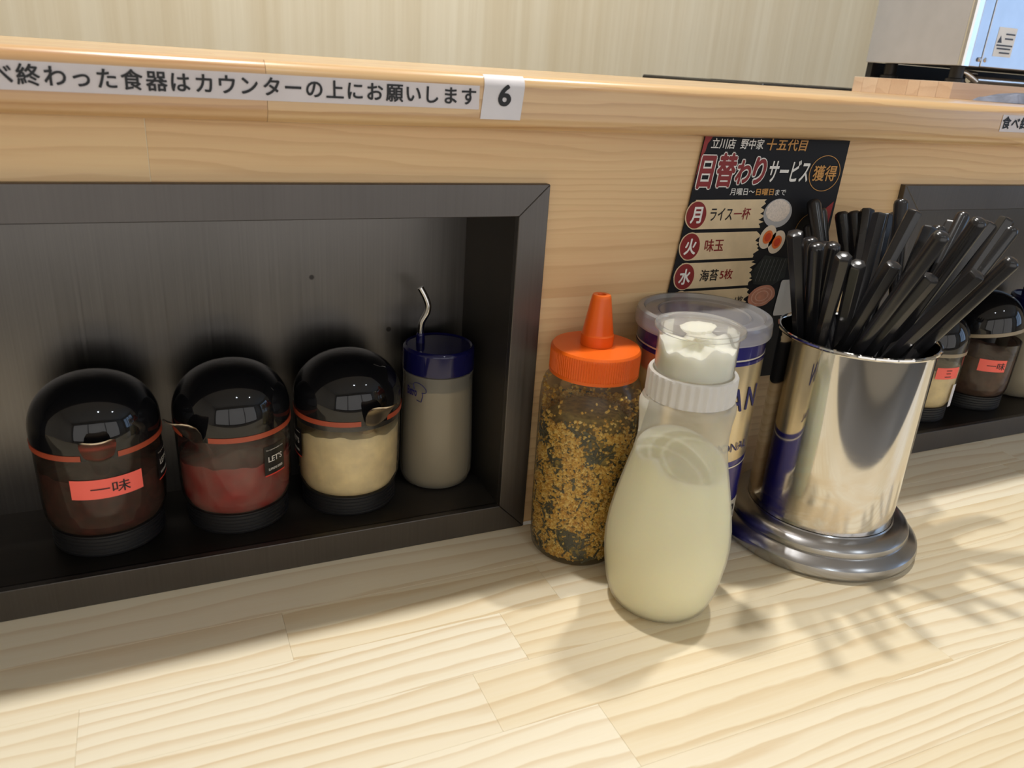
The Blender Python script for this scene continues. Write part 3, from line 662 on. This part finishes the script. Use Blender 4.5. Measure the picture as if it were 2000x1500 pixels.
# ---------------------------------------------------------------- spice tin
TX, TY = 0.1028, -0.0405
MAT_TIN_NAVY = plain('tin_navy', lin(40, 36, 120), 0.22, metal=0.4, coat=0.6)
MAT_TIN_SILVER = plain('tin_silver', lin(224, 206, 168), 0.26, metal=0.85)
MAT_TIN_LINE = plain('tin_line', lin(232, 224, 208), 0.3, metal=0.5)
MAT_LID = clear('cloudy_lid', (0.98, 0.98, 0.98, 1), 0.52, lin(226, 226, 224), 0.16, 0.7)
tin = empty('spice_tin', (TX, TY, 0), label='tall navy and silver spice tin with cloudy plastic lid behind the mayonnaise', cat='tin'); fat = facing(TX, TY)
TR = 0.0428
lathe('tin_body', [(0.0, 0.002), (TR - 0.002, 0.002), (TR - 0.001, 0.0), (TR + 0.0006, 0.0006), (TR + 0.0006, 0.003), (TR, 0.004), (TR, 0.163), (TR + 0.0006, 0.165), (TR - 0.001, 0.1655), (TR - 0.002, 0.160), (TR - 0.003, 0.158), (0.0, 0.158)], MAT_TIN_NAVY, tin, 72, 35)
lathe('silver_band', [(TR + 0.00015, 0.0765), (TR + 0.00025, 0.0766), (TR + 0.00025, 0.1495), (TR + 0.00015, 0.1496)], MAT_TIN_SILVER, tin, 72, 60)
for z in (0.0735, 0.1520): lathe('band_line', [(TR + 0.00015, z), (TR + 0.0003, z), (TR + 0.0003, z + 0.0010), (TR + 0.00015, z + 0.0010)], MAT_TIN_LINE, tin, 72, 60)
for z in (0.0765, 0.1488): lathe('band_line', [(TR + 0.0003, z), (TR + 0.0004, z), (TR + 0.0004, z + 0.0022), (TR + 0.0003, z + 0.0022)], MAT_TIN_NAVY, tin, 72, 60)
def deg(d): return math.radians(d)
tf = cyl_fn(TR + 0.0006, fat)
for ch, a in zip('GABAN', (-27, -4, 19, 43, 64)):
    x = TR * deg(a); hw = 0.0062
    lettering(ch, x - hw, x + hw, 0.1165, 0.1330, tf, MAT_NAVY_INK, tin, 'lettering', 0.012, 0, 1)
lettering('PROFESSIONAL', TR * deg(-18), TR * deg(71), 0.0868, 0.0930, tf, MAT_NAVY_INK, tin, 'lettering', 0.0, 0, 0)
patch('white_box', TR * deg(-75), TR * deg(80), 0.027, 0.045, cyl_fn(TR + 0.0003, fat), MAT_TIN_LINE, tin, 24, 1)
lettering('BLACK PEPPER', TR * deg(-68), TR * deg(75), 0.030, 0.042, tf, MAT_INK, tin, 'lettering', 0.02, 0, 1)
LRD = 0.0452
lathe('plastic_lid', [(LRD, 0.1625), (LRD + 0.0004, 0.1635), (LRD, 0.1710), (LRD - 0.0008, 0.1730), (LRD - 0.0025, 0.1738), (LRD - 0.0045, 0.1736), (LRD - 0.0060, 0.1712), (0.032, 0.1712), (0.031, 0.1718), (0.030, 0.1712), (0.0, 0.1712)], MAT_LID, tin, 72, 40)

# ---------------------------------------------------------------- chopstick holder
CX, CY = 0.2144, -0.0716
def cup_mat():
    t = NT('stained_polished_steel'); mp = t.coords((38, 38, 60)); n = t.node('ShaderNodeTexNoise', Scale=1.0, Detail=6.0, Roughness=0.65, Distortion=0.8); t.link(mp.outputs[0], n.inputs['Vector'])
    sep = t.n.new('ShaderNodeSeparateXYZ'); tc = t.n.new('ShaderNodeTexCoord'); t.link(tc.outputs['Object'], sep.inputs[0])
    low = t.ramp(sep.outputs[2], [(0.03, (1, 1, 1, 1)), (0.10, (0, 0, 0, 1))])
    dirt = t.math('MULTIPLY', t.ramp(n.outputs['Fac'], [(0.42, (0, 0, 0, 1)), (0.62, (1, 1, 1, 1))]), low)
    t.link(t.mix(t.math('MULTIPLY', dirt, 0.45), (0.72, 0.71, 0.69, 1), lin(214, 184, 132)), t.p.inputs['Base Color'])
    t.p.inputs['Metallic'].default_value = 1.0
    t.link(t.math('ADD', t.math('MULTIPLY', dirt, 0.20), 0.075), t.p.inputs['Roughness'])
    return t.m
MAT_CUP = cup_mat()
MAT_FLANGE = plain('satin_steel', (0.42, 0.42, 0.43, 1), 0.24, metal=1.0)
cup = empty('chopstick_holder', (CX, CY, 0), label='round polished steel chopstick holder with stepped foot', cat='holder')
lathe('foot', [(0.0, 0.001), (0.066, 0.001), (0.0705, 0.0), (0.0728, 0.0025), (0.0736, 0.0060), (0.0728, 0.0095), (0.0700, 0.0122), (0.0660, 0.0138), (0.0650, 0.0146), (0.0655, 0.0165), (0.0648, 0.0195), (0.0620, 0.0222), (0.0580, 0.0236), (0.0536, 0.0240), (0.0528, 0.0248), (0.0, 0.0248)], MAT_FLANGE, cup, 96, 30)
lathe('cup_body', [(0.0, 0.0252), (0.0524, 0.0252), (0.0524, 0.1565), (0.0528, 0.1572), (0.0540, 0.1570), (0.0546, 0.1580), (0.0544, 0.1592), (0.0534, 0.1597), (0.0522, 0.1592), (0.0514, 0.1575), (0.0512, 0.0280), (0.0, 0.0280)], MAT_CUP, cup, 96, 40)
STICKS = [([0.1435, -0.0659, 0.2308], [0.2344, -0.0339, 0.012]), ([0.2146, 0.0134, 0.2402], [0.2115, -0.1132, 0.012]), ([0.2225, 0.0085, 0.234], [0.1987, -0.111, 0.012]), ([0.2141, -0.0059, 0.2223], [0.1989, -0.1105, 0.012]), ([0.1784, -0.0452, 0.2219], [0.225, -0.0293, 0.012]), ([0.1585, -0.071, 0.224], [0.2309, -0.0331, 0.012]), ([0.1831, -0.0532, 0.22], [0.2359, -0.036, 0.012]), ([0.1773, -0.0672, 0.2231], [0.2182, -0.0285, 0.012]), ([0.1533, -0.1, 0.2236], [0.2194, -0.0277, 0.012]), ([0.1627, -0.1032, 0.2191], [0.2378, -0.0346, 0.012]), ([0.2422, -0.0067, 0.2316], [0.2472, -0.1033, 0.012]), ([0.2484, -0.0123, 0.2331], [0.2499, -0.1071, 0.012]), ([0.2535, -0.02, 0.2359], [0.1864, -0.103, 0.012]), ([0.2432, -0.041, 0.237], [0.1778, -0.093, 0.012]), ([0.2685, -0.0252, 0.2328], [0.1867, -0.102, 0.012]), ([0.2757, -0.0264, 0.2339], [0.1857, -0.1016, 0.012]), ([0.2664, -0.0364, 0.2459], [0.2424, -0.1058, 0.012]), ([0.2481, -0.0651, 0.2433], [0.1745, -0.0576, 0.012]), ([0.1846, -0.1115, 0.2199], [0.1871, -0.0345, 0.012]), ([0.2661, -0.0655, 0.232], [0.1789, -0.0941, 0.012]), ([0.285, -0.0587, 0.2303], [0.1811, -0.0996, 0.012]), ([0.1853, -0.1386, 0.2444], [0.1837, -0.0252, 0.012]), ([0.2962, -0.0592, 0.2336], [0.1848, -0.1002, 0.012]), ([0.3008, -0.0632, 0.2405], [0.1823, -0.0974, 0.012]), ([0.1975, -0.1292, 0.2159], [0.1915, -0.0326, 0.012]), ([0.2347, -0.1237, 0.2489], [0.2344, -0.0333, 0.012]), ([0.2761, -0.102, 0.2418], [0.1735, -0.0696, 0.012]), ([0.2824, -0.1082, 0.2456], [0.1782, -0.0933, 0.012]), ([0.284, -0.1128, 0.2408], [0.1761, -0.0858, 0.012]), ([0.2143, -0.1461, 0.2216], [0.1827, -0.0157, 0.012]), ([0.2468, -0.1438, 0.2279], [0.2267, -0.0299, 0.012])]
MAT_STICK = plain('black_melamine', (0.016, 0.016, 0.018, 1), 0.24, spec=0.6)
def stick_mesh(nside, L=0.235):
    vs = []; fs = []
    prof = [(0.0020, 0.0), (0.0026, 0.002), (0.0036, 0.09), (0.0054, L - 0.0022), (0.0050, L - 0.0008), (0.0024, L)] if nside == 6 else [(0.0020, 0.0), (0.0026, 0.002), (0.0036, 0.09), (0.0052, L - 0.004), (0.0046, L - 0.0016), (0.0030, L - 0.0003), (0.0, L)]
    for r, z in prof:
        for k in range(nside): a = 2 * PI * k / nside + 0.2; vs.append((r * math.cos(a), r * math.sin(a), z))
    for i in range(len(prof) - 1):
        for k in range(nside): fs.append((i * nside + k, i * nside + (k + 1) % nside, (i + 1) * nside + (k + 1) % nside, (i + 1) * nside + k))
    fs.append(tuple(range(nside))); 
    if nside == 6: fs.append(tuple((len(prof) - 1) * nside + k for k in range(nside)))
    me = bpy.data.meshes.new('chopstick'); me.from_pydata(vs, [], fs)
    bm = bmesh.new(); bm.from_mesh(me); bmesh.ops.remove_doubles(bm, verts=bm.verts, dist=1e-6); bmesh.ops.recalc_face_normals(bm, faces=bm.faces)
    if nside == 6: bmesh.ops.bevel(bm, geom=[e for e in bm.edges], offset=0.0003, segments=1, affect='EDGES')
    bm.to_mesh(me); bm.free(); me.materials.append(MAT_STICK)
    for p in me.polygons: p.use_smooth = True
    me.set_sharp_from_angle(angle=math.radians(25 if nside == 6 else 60)); return me
HEX, RND = stick_mesh(6), stick_mesh(20)
rs = random.Random(5)
ROUND = {2, 3, 4, 5, 6, 8, 11, 12, 16, 17, 21, 22, 24, 26, 29, 31}
for i, (T, B) in enumerate(STICKS):
    T = Vector(T); B = Vector(B)
    if T.y > -0.004: T.y = -0.004
    v = Vector((B.x - CX, B.y - CY)); 
    if v.length > 0.043: v *= 0.043 / v.length
    B = Vector((CX + v.x, CY + v.y, 0.0292))
    d = (T - B).normalized()
    # lower end rests on the cup floor; the length is one and the same
    o = bpy.data.objects.new('chopstick', RND if (i + 1) in ROUND else HEX); COL.objects.link(o)
    L = (T - B).length
    q = d.to_track_quat('Z', 'Y'); o.rotation_mode = 'QUATERNION'
    from mathutils import Quaternion
    o.rotation_quaternion = q @ Quaternion((0, 0, 1), rs.uniform(0, 1.0))
    o.location = B; o.scale = (1, 1, L / 0.235)
    own = {1: 'six-sided black chopstick, leftmost at the front of the steel holder', 9: 'six-sided black chopstick, second tip from the left in the front row',
           10: 'six-sided black chopstick, shortest of the front row, third from the left', 19: 'six-sided black chopstick leaning right, middle of the front row',
           22: 'round-ended black chopstick leaning right across the middle of the bundle', 25: 'six-sided black chopstick leaning right, low between two longer ones',
           30: 'six-sided black chopstick lowest on the right, leaning over the cream pot', 31: 'round-ended black chopstick leaning farthest right of all',
           17: 'tallest black chopstick, upright in front of the second niche corner', 11: 'round black chopstick leaning left against the bare wood panel',
           2: 'tallest dark chopstick in front of the poster', 28: 'six-sided black chopstick with the highest tip on the right side'}
    tag(o, own.get(i + 1, 'black chopstick in the crowded rear of the steel holder'), 'chopstick', 'black chopsticks in the steel holder')

# ---------------------------------------------------------------- poster behind the tin and holder
po = empty('menu_poster', (0.18, 0.003, 0.19), label='black poster of daily free toppings with Japanese lettering on the wood panel', cat='poster')
def pf(k): return lambda x, z: (x - 0.18, -0.0002 * k, z - 0.19)
MP_BLACK = plain('poster_black', lin(26, 25, 27), 0.55, spec=0.25); MP_CREAM = plain('poster_cream', lin(224, 200, 160), 0.45, noise=0.06, nscale=90)
MP_RED = plain('poster_red', lin(134, 34, 32), 0.45); MP_WHITE = plain('poster_white', lin(236, 232, 224), 0.45); MP_GOLD = plain('poster_gold', lin(206, 150, 76), 0.4)
MP_INK = plain('poster_ink', lin(30, 24, 22), 0.45); MP_DKRED = plain('poster_dark_red', lin(150, 40, 34), 0.45)
top = [(0.1149 + (0.246 - 0.1149) * i / 12, 0.2822 + 0.0 * i) for i in range(13)]
sheet = top + [(0.2405, 0.0985), (0.0945, 0.0985)]
n_ = len(sheet); vs = [(x - 0.18, 0.0, z - 0.19) for x, z in sheet] + [(x - 0.18, 0.0006, z - 0.19) for x, z in sheet]
mesh_obj('paper', vs, [tuple(range(n_)), tuple(range(n_, 2 * n_))] + [(i, (i + 1) % n_, n_ + (i + 1) % n_, n_ + i) for i in range(n_)], MP_BLACK, po)
F1, F2, F3, F4 = pf(1), pf(2), pf(3), pf(4)
shape('red_brush', [(0.1151, 0.2820), (0.1215, 0.2820), (0.1195, 0.2790), (0.1178, 0.2770), (0.1168, 0.2720), (0.1150, 0.2690), (0.1140, 0.2620), (0.1120, 0.2560), (0.1110, 0.2480), (0.1111, 0.2500)], F1, MP_DKRED, po)
shape('red_brush', [(0.2300, 0.2280), (0.2340, 0.2310), (0.2424, 0.2375), (0.2418, 0.2260), (0.2408, 0.2160), (0.2370, 0.2210)], F1, MP_DKRED, po)
lettering('立川店', 0.1206, 0.1412, 0.2738, 0.2808, F2, MP_WHITE, po, bold=0.015, shear=0.12)
lettering('野中家', 0.1453, 0.1656, 0.2740, 0.2810, F2, MP_WHITE, po, bold=0.015, shear=0.12)
lettering('十五代目', 0.1681, 0.2056, 0.2735, 0.2815, F2, MP_GOLD, po, bold=0.02, shear=0.12)
for ch, a, b, c, d in (('日', 0.1128, 0.1270, 0.2468, 0.2692), ('替', 0.1285, 0.1449, 0.2478, 0.2712), ('わ', 0.1450, 0.1583, 0.2500, 0.2668), ('り', 0.1600, 0.1715, 0.2500, 0.2688)):
    lettering(ch, a - 0.0007, b + 0.0007, c - 0.0007, d + 0.0007, F2, MP_WHITE, po, bold=0.085, shear=0.15)
    lettering(ch, a, b, c, d, F3, MP_RED, po, bold=0.035, shear=0.15)
lettering('サービス', 0.1745, 0.2118, 0.2515, 0.2672, F2, MP_WHITE, po, bold=0.02, shear=0.22)
ring_faces('gold_ring', ell(0.2273, 0.2580, 0.0150, 0.0130, 40), ell(0.2273, 0.2580, 0.0144, 0.0125, 40), F2, MP_GOLD, po)
lettering('獲得', 0.2160, 0.2385, 0.2525, 0.2638, F2, MP_GOLD, po, bold=0.015, shear=0.08)
lettering('月曜日〜', 0.1430, 0.1648, 0.2424, 0.2472, F2, MP_WHITE, po, bold=0.01)
lettering('日曜日', 0.1662, 0.1822, 0.2422, 0.2470, F2, MP_GOLD, po, bold=0.02)
lettering('まで', 0.1838, 0.1936, 0.2422, 0.2465, F2, MP_WHITE, po, bold=0.0)
rb = random.Random(9)
for (xa, xb, zc, h) in ((0.1150, 0.1765, 0.2290, 0.0206), (0.1130, 0.1765, 0.2064, 0.0196), (0.1110, 0.1762, 0.1850, 0.0190), (0.1090, 0.1758, 0.1640, 0.0190), (0.1070, 0.1758, 0.1425, 0.0190)):
    e = [(xb + rb.uniform(-0.0035, 0.0025), zc - h / 2 + h * k / 14) for k in range(15)]
    shape('row_panel', [(xa, zc + h / 2), (xa, zc - h / 2)] + e, F1, MP_CREAM, po)
for ch, xc, zc in (('月', 0.1169, 0.2288), ('火', 0.1155, 0.2066), ('水', 0.1146, 0.1848), ('木', 0.1136, 0.1640)):
    shape('day_disc', ell(xc, zc, 0.0092, 0.0101, 32, 0, 0.015), F2, MP_CREAM, po); shape('day_disc', ell(xc, zc, 0.0084, 0.0094, 32), F3, MP_RED, po)
    lettering(ch, xc - 0.0050, xc + 0.0050, zc - 0.0058, zc + 0.0058, F4, MP_WHITE, po, bold=0.03, shear=0.08)
lettering('ライス', 0.1290, 0.1482, 0.2246, 0.2336, F2, MP_INK, po, bold=0.012, shear=0.08)
lettering('一杯', 0.1496, 0.1645, 0.2250, 0.2336, F2, MP_RED, po, bold=0.012, shear=0.08)
lettering('味玉', 0.1284, 0.1450, 0.2024, 0.2114, F2, MP_RED, po, bold=0.012)
lettering('海苔', 0.1284, 0.1446, 0.1805, 0.1892, F2, MP_INK, po, bold=0.015, shear=0.05)
lettering('5枚', 0.1462, 0.1578, 0.1812, 0.1888, F2, MP_RED, po, bold=0.015)
lettering('1枚', 0.1643, 0.1716, 0.1618, 0.1676, F2, MP_INK, po, bold=0.01)
MP_BOWL = plain('poster_bowl', lin(178, 176, 176), 0.4); MP_RICE = plain('poster_rice', lin(226, 212, 198), 0.5, noise=0.14, nscale=900)
shape('rice_bowl_picture', ell(0.1898, 0.2292, 0.0132, 0.0106, 30), F2, MP_BOWL, po); shape('rice_picture', ell(0.1896, 0.2312, 0.0112, 0.0080, 40, 0, 0.03), F3, MP_RICE, po)
MP_EGGW = plain('poster_egg_white', lin(226, 208, 184), 0.4); MP_YOLK = plain('poster_yolk', lin(232, 112, 40), 0.4); MP_YOLK2 = plain('poster_yolk_centre', lin(206, 66, 30), 0.4)
for xc, zc in ((0.1842, 0.2118), (0.1938, 0.2078)):
    shape('egg_picture', ell(xc, zc, 0.0070, 0.0092, 28, -0.5), F3, MP_EGGW, po); shape('yolk_picture', ell(xc, zc, 0.0042, 0.0052, 24, -0.5), F4, MP_YOLK, po); shape('yolk_picture', ell(xc, zc, 0.0027, 0.0034, 20, -0.5), pf(5), MP_YOLK2, po)
MP_NORI = plain('poster_nori', lin(24, 28, 24), 0.5, noise=0.5, nscale=400)
shape('seaweed_picture', [(0.1745, 0.1850), (0.1850, 0.1980), (0.2080, 0.1950), (0.2085, 0.1800), (0.1980, 0.1745), (0.1790, 0.1760)], F2, MP_NORI, po)
for k in range(7): x = 0.180 + k * 0.0036; shape('seaweed_line', [(x, 0.178), (x + 0.004, 0.195), (x + 0.0041, 0.195), (x + 0.0001, 0.178)], F3, MP_BOWL, po)
MP_PORK = plain('poster_pork', lin(206, 140, 112), 0.5, noise=0.12, nscale=300); MP_PORK2 = plain('poster_pork_fat', lin(226, 176, 150), 0.5)
shape('pork_picture', ell(0.1890, 0.1665, 0.0130, 0.0082, 32, 0.15, 0.03), F3, MP_PORK, po)
for s in (0.78, 0.5): ring_faces('pork_swirl', ell(0.1890, 0.1665, 0.0130 * s, 0.0082 * s, 28, 0.15), ell(0.1890, 0.1665, 0.0130 * (s - 0.07), 0.0082 * (s - 0.07), 28, 0.15), F4, MP_PORK2, po)
shape('blank_tag', [(0.2052, 0.1495), (0.2330, 0.1495), (0.2345, 0.1500), (0.2350, 0.1515), (0.2350, 0.1760), (0.2345, 0.1775), (0.2330, 0.1780), (0.2080, 0.1780), (0.2066, 0.1775), (0.2060, 0.1760), (0.2040, 0.1515), (0.2044, 0.1500)], F2, MP_WHITE, po)
ring_faces('gold_ring', ell(0.2245, 0.2140, 0.0152, 0.0150, 40), ell(0.2245, 0.2140, 0.0149, 0.0147, 40), F2, MP_GOLD, po)
shape('ring_fill', ell(0.2245, 0.2140, 0.0149, 0.0147, 40), F2, MP_BLACK, po)
for k, s in enumerate(('でを', 'トで')): lettering(s, 0.2315, 0.2375, 0.2195 - k * 0.0045, 0.2220 - k * 0.0045, F3, MP_WHITE, po)

# ---------------------------------------------------------------- kitchen side: chopping board, steel cabinet, hose, cloth, range edge
MAT_BLOCK = wood('butcher_block', lin(226, 210, 190), lin(206, 182, 160), lin(184, 152, 128), 'Z', 0.02, 0.4, 0.4)
bd = empty('chopping_block', (0.646, 0.25, LT), label='thick wooden block under the steel cabinet on the serving ledge', cat='cutting board')
yy = 0.0
for k, wd in enumerate((0.020, 0.026, 0.018, 0.026, 0.022, 0.024, 0.016)):
    box('plank', 0.0, 0.45, yy + 0.0001, yy + wd - 0.0001, 0.0, 0.0185, MAT_BLOCK, bd, 0.0003); yy += wd
MAT_CAB = plain('satin_cabinet_steel', lin(196, 200, 206), 0.28, metal=1.0); MAT_CAB_SIDE = plain('painted_cabinet_side', lin(172, 177, 184), 0.5)
cab = empty('steel_cabinet', (0.655, 0.252, LT + 0.0185), label='boxy steel kitchen cabinet on short legs at the upper right', cat='cabinet')
cz = 0.0185
box('side_panel', 0.0, 0.0035, 0.0061, 0.145, cz, 0.50, MAT_CAB_SIDE, cab, 0.0006)
box('front_panel', 0.0125, 0.030, 0.0, 0.004, cz, 0.50, MAT_CAB, cab, 0.0006)
box('door', 0.0305, 0.40, -0.001, 0.004, cz + 0.0005, 0.50, MAT_CAB, cab, 0.0006)
bx_ = [(0.0, 0.004), (0.0012, 0.0012), (0.004, 0.0), (0.012, 0.0), (0.012, 0.006), (0.0, 0.006)]
prism('corner_post', bx_, 'z', cz, 0.50, plain('bright_edge_steel', (0.8, 0.8, 0.8, 1), 0.2, metal=1.0), cab)
box('body', 0.004, 0.40, 0.006, 0.145, cz + 0.001, 0.50, MAT_CAB_SIDE, cab)
for x, y in ((0.02, 0.02), (0.02, 0.12), (0.37, 0.02), (0.37, 0.12)):
    lathe('leg', [(0.0, 0.0), (0.011, 0.0), (0.011, 0.004), (0.008, 0.005), (0.008, cz), (0.0, cz)], MAT_BLACK_MATT, cab, 24, 40, None, (x, y, 0))
box('gap_shade_plate', 0.004, 0.40, 0.136, 0.145, 0.0003, cz, MAT_BLACK_MATT, cab)  # black plate added to stand in for the shade under the cabinet
MAT_SCREW = plain('screw_steel', (0.5, 0.5, 0.5, 1), 0.3, metal=1.0)
for x in (0.026, 0.036):
    o = lathe('screw', [(0.0, 0.0016), (0.0016, 0.0013), (0.0026, 0.0), (0.0, 0.0)], MAT_SCREW, cab, 16, 40, None, (x, -0.0012, cz + 0.008)); o.rotation_euler = (PI / 2, 0, 0)
cf = lambda k: (lambda x, z: (x, -0.0012 - 0.0002 * k, z))
patch('warning_label', 0.046, 0.078, cz + 0.013, cz + 0.045, cf(0), plain('pale_warning_label', lin(236, 244, 250), 0.5), cab)
MAT_PALE_INK = plain('faded_ink', lin(70, 84, 104), 0.6)
shape('warning_mark', [(0.048, cz + 0.028), (0.056, cz + 0.028), (0.052, cz + 0.036)], cf(1), MAT_PALE_INK, cab)
for k, (a, b) in enumerate(((0.060, 0.076), (0.060, 0.074), (0.048, 0.076), (0.050, 0.074), (0.056, 0.074))):
    z = cz + (0.037, 0.032, 0.0245, 0.021, 0.0165)[k]; box('print_line', a, b, -0.0017, -0.0014, z, z + 0.0016, MAT_PALE_INK, cab)
hose = []
tag(tube('flexible_hose', [(0.700, 0.262, LT + 0.0206), (0.690, 0.266, LT + 0.027), (0.683, 0.272, LT + 0.0315), (0.690, 0.290, LT + 0.033), (0.715, 0.305, LT + 0.032), (0.760, 0.312, LT + 0.031)], 0.0035, MAT_STEEL, None, 12, 6), 'bent corrugated metal hose in the gap under the steel cabinet', 'hose')
tag(tube('gas_pipe', [(0.715, 0.285, LT + 0.0235), (0.80, 0.283, LT + 0.0236), (0.95, 0.284, LT + 0.0240)], 0.0045, MAT_STEEL, None, 12, 4), 'straight steel pipe lying in the gap under the steel cabinet', 'pipe')
# folded cloth in front of the block
vs = []; fs = []; NX, NY = 18, 8
for layer in range(2):
    for i in range(NX + 1):
        for j in range(NY + 1):
            u, v = i / NX, j / NY; e = min(u, 1 - u, v, 1 - v) * 6; e = min(1, e) ** 0.5
            z = LT + 0.0004 + (layer * (0.008 + 0.003 * math.sin(u * 9 + v * 4)) * e)
            vs.append((0.622 + 0.11 * u + 0.006 * math.sin(v * 5), 0.150 + 0.05 * v + 0.006 * math.sin(u * 6), z))
m = (NX + 1) * (NY + 1)
for layer in range(2):
    for i in range(NX):
        for j in range(NY): b = layer * m + i * (NY + 1) + j; fs.append((b, b + 1, b + NY + 2, b + NY + 1))
tag(mesh_obj('cleaning_cloth', vs, fs, plain('grey_cloth', lin(112, 118, 134), 0.9, noise=0.3, nscale=60), None, 60), 'grey folded cloth on the ledge in front of the wooden block', 'cloth')
rg = empty('range_top', (0.62, 0.50, 0.30), label='black flat range top just behind the serving ledge', cat='stove')
box('slab', -0.085, 0.30, -0.05, 0.25, -0.03, 0.0148, MAT_BLACK_MATT, rg, 0.002)
for k in range(3): lathe('burner_grate', [(0.03, 0.0149), (0.036, 0.0149), (0.036, 0.0155), (0.03, 0.0155), (0.03, 0.0149)], MAT_BLACK_MATT, rg, 24, 40, None, (0.0 + 0.1 * k, 0.12, 0))
box('stand', -0.07, 0.28, -0.04, 0.24, -1.05, -0.03, MAT_STEEL, rg)
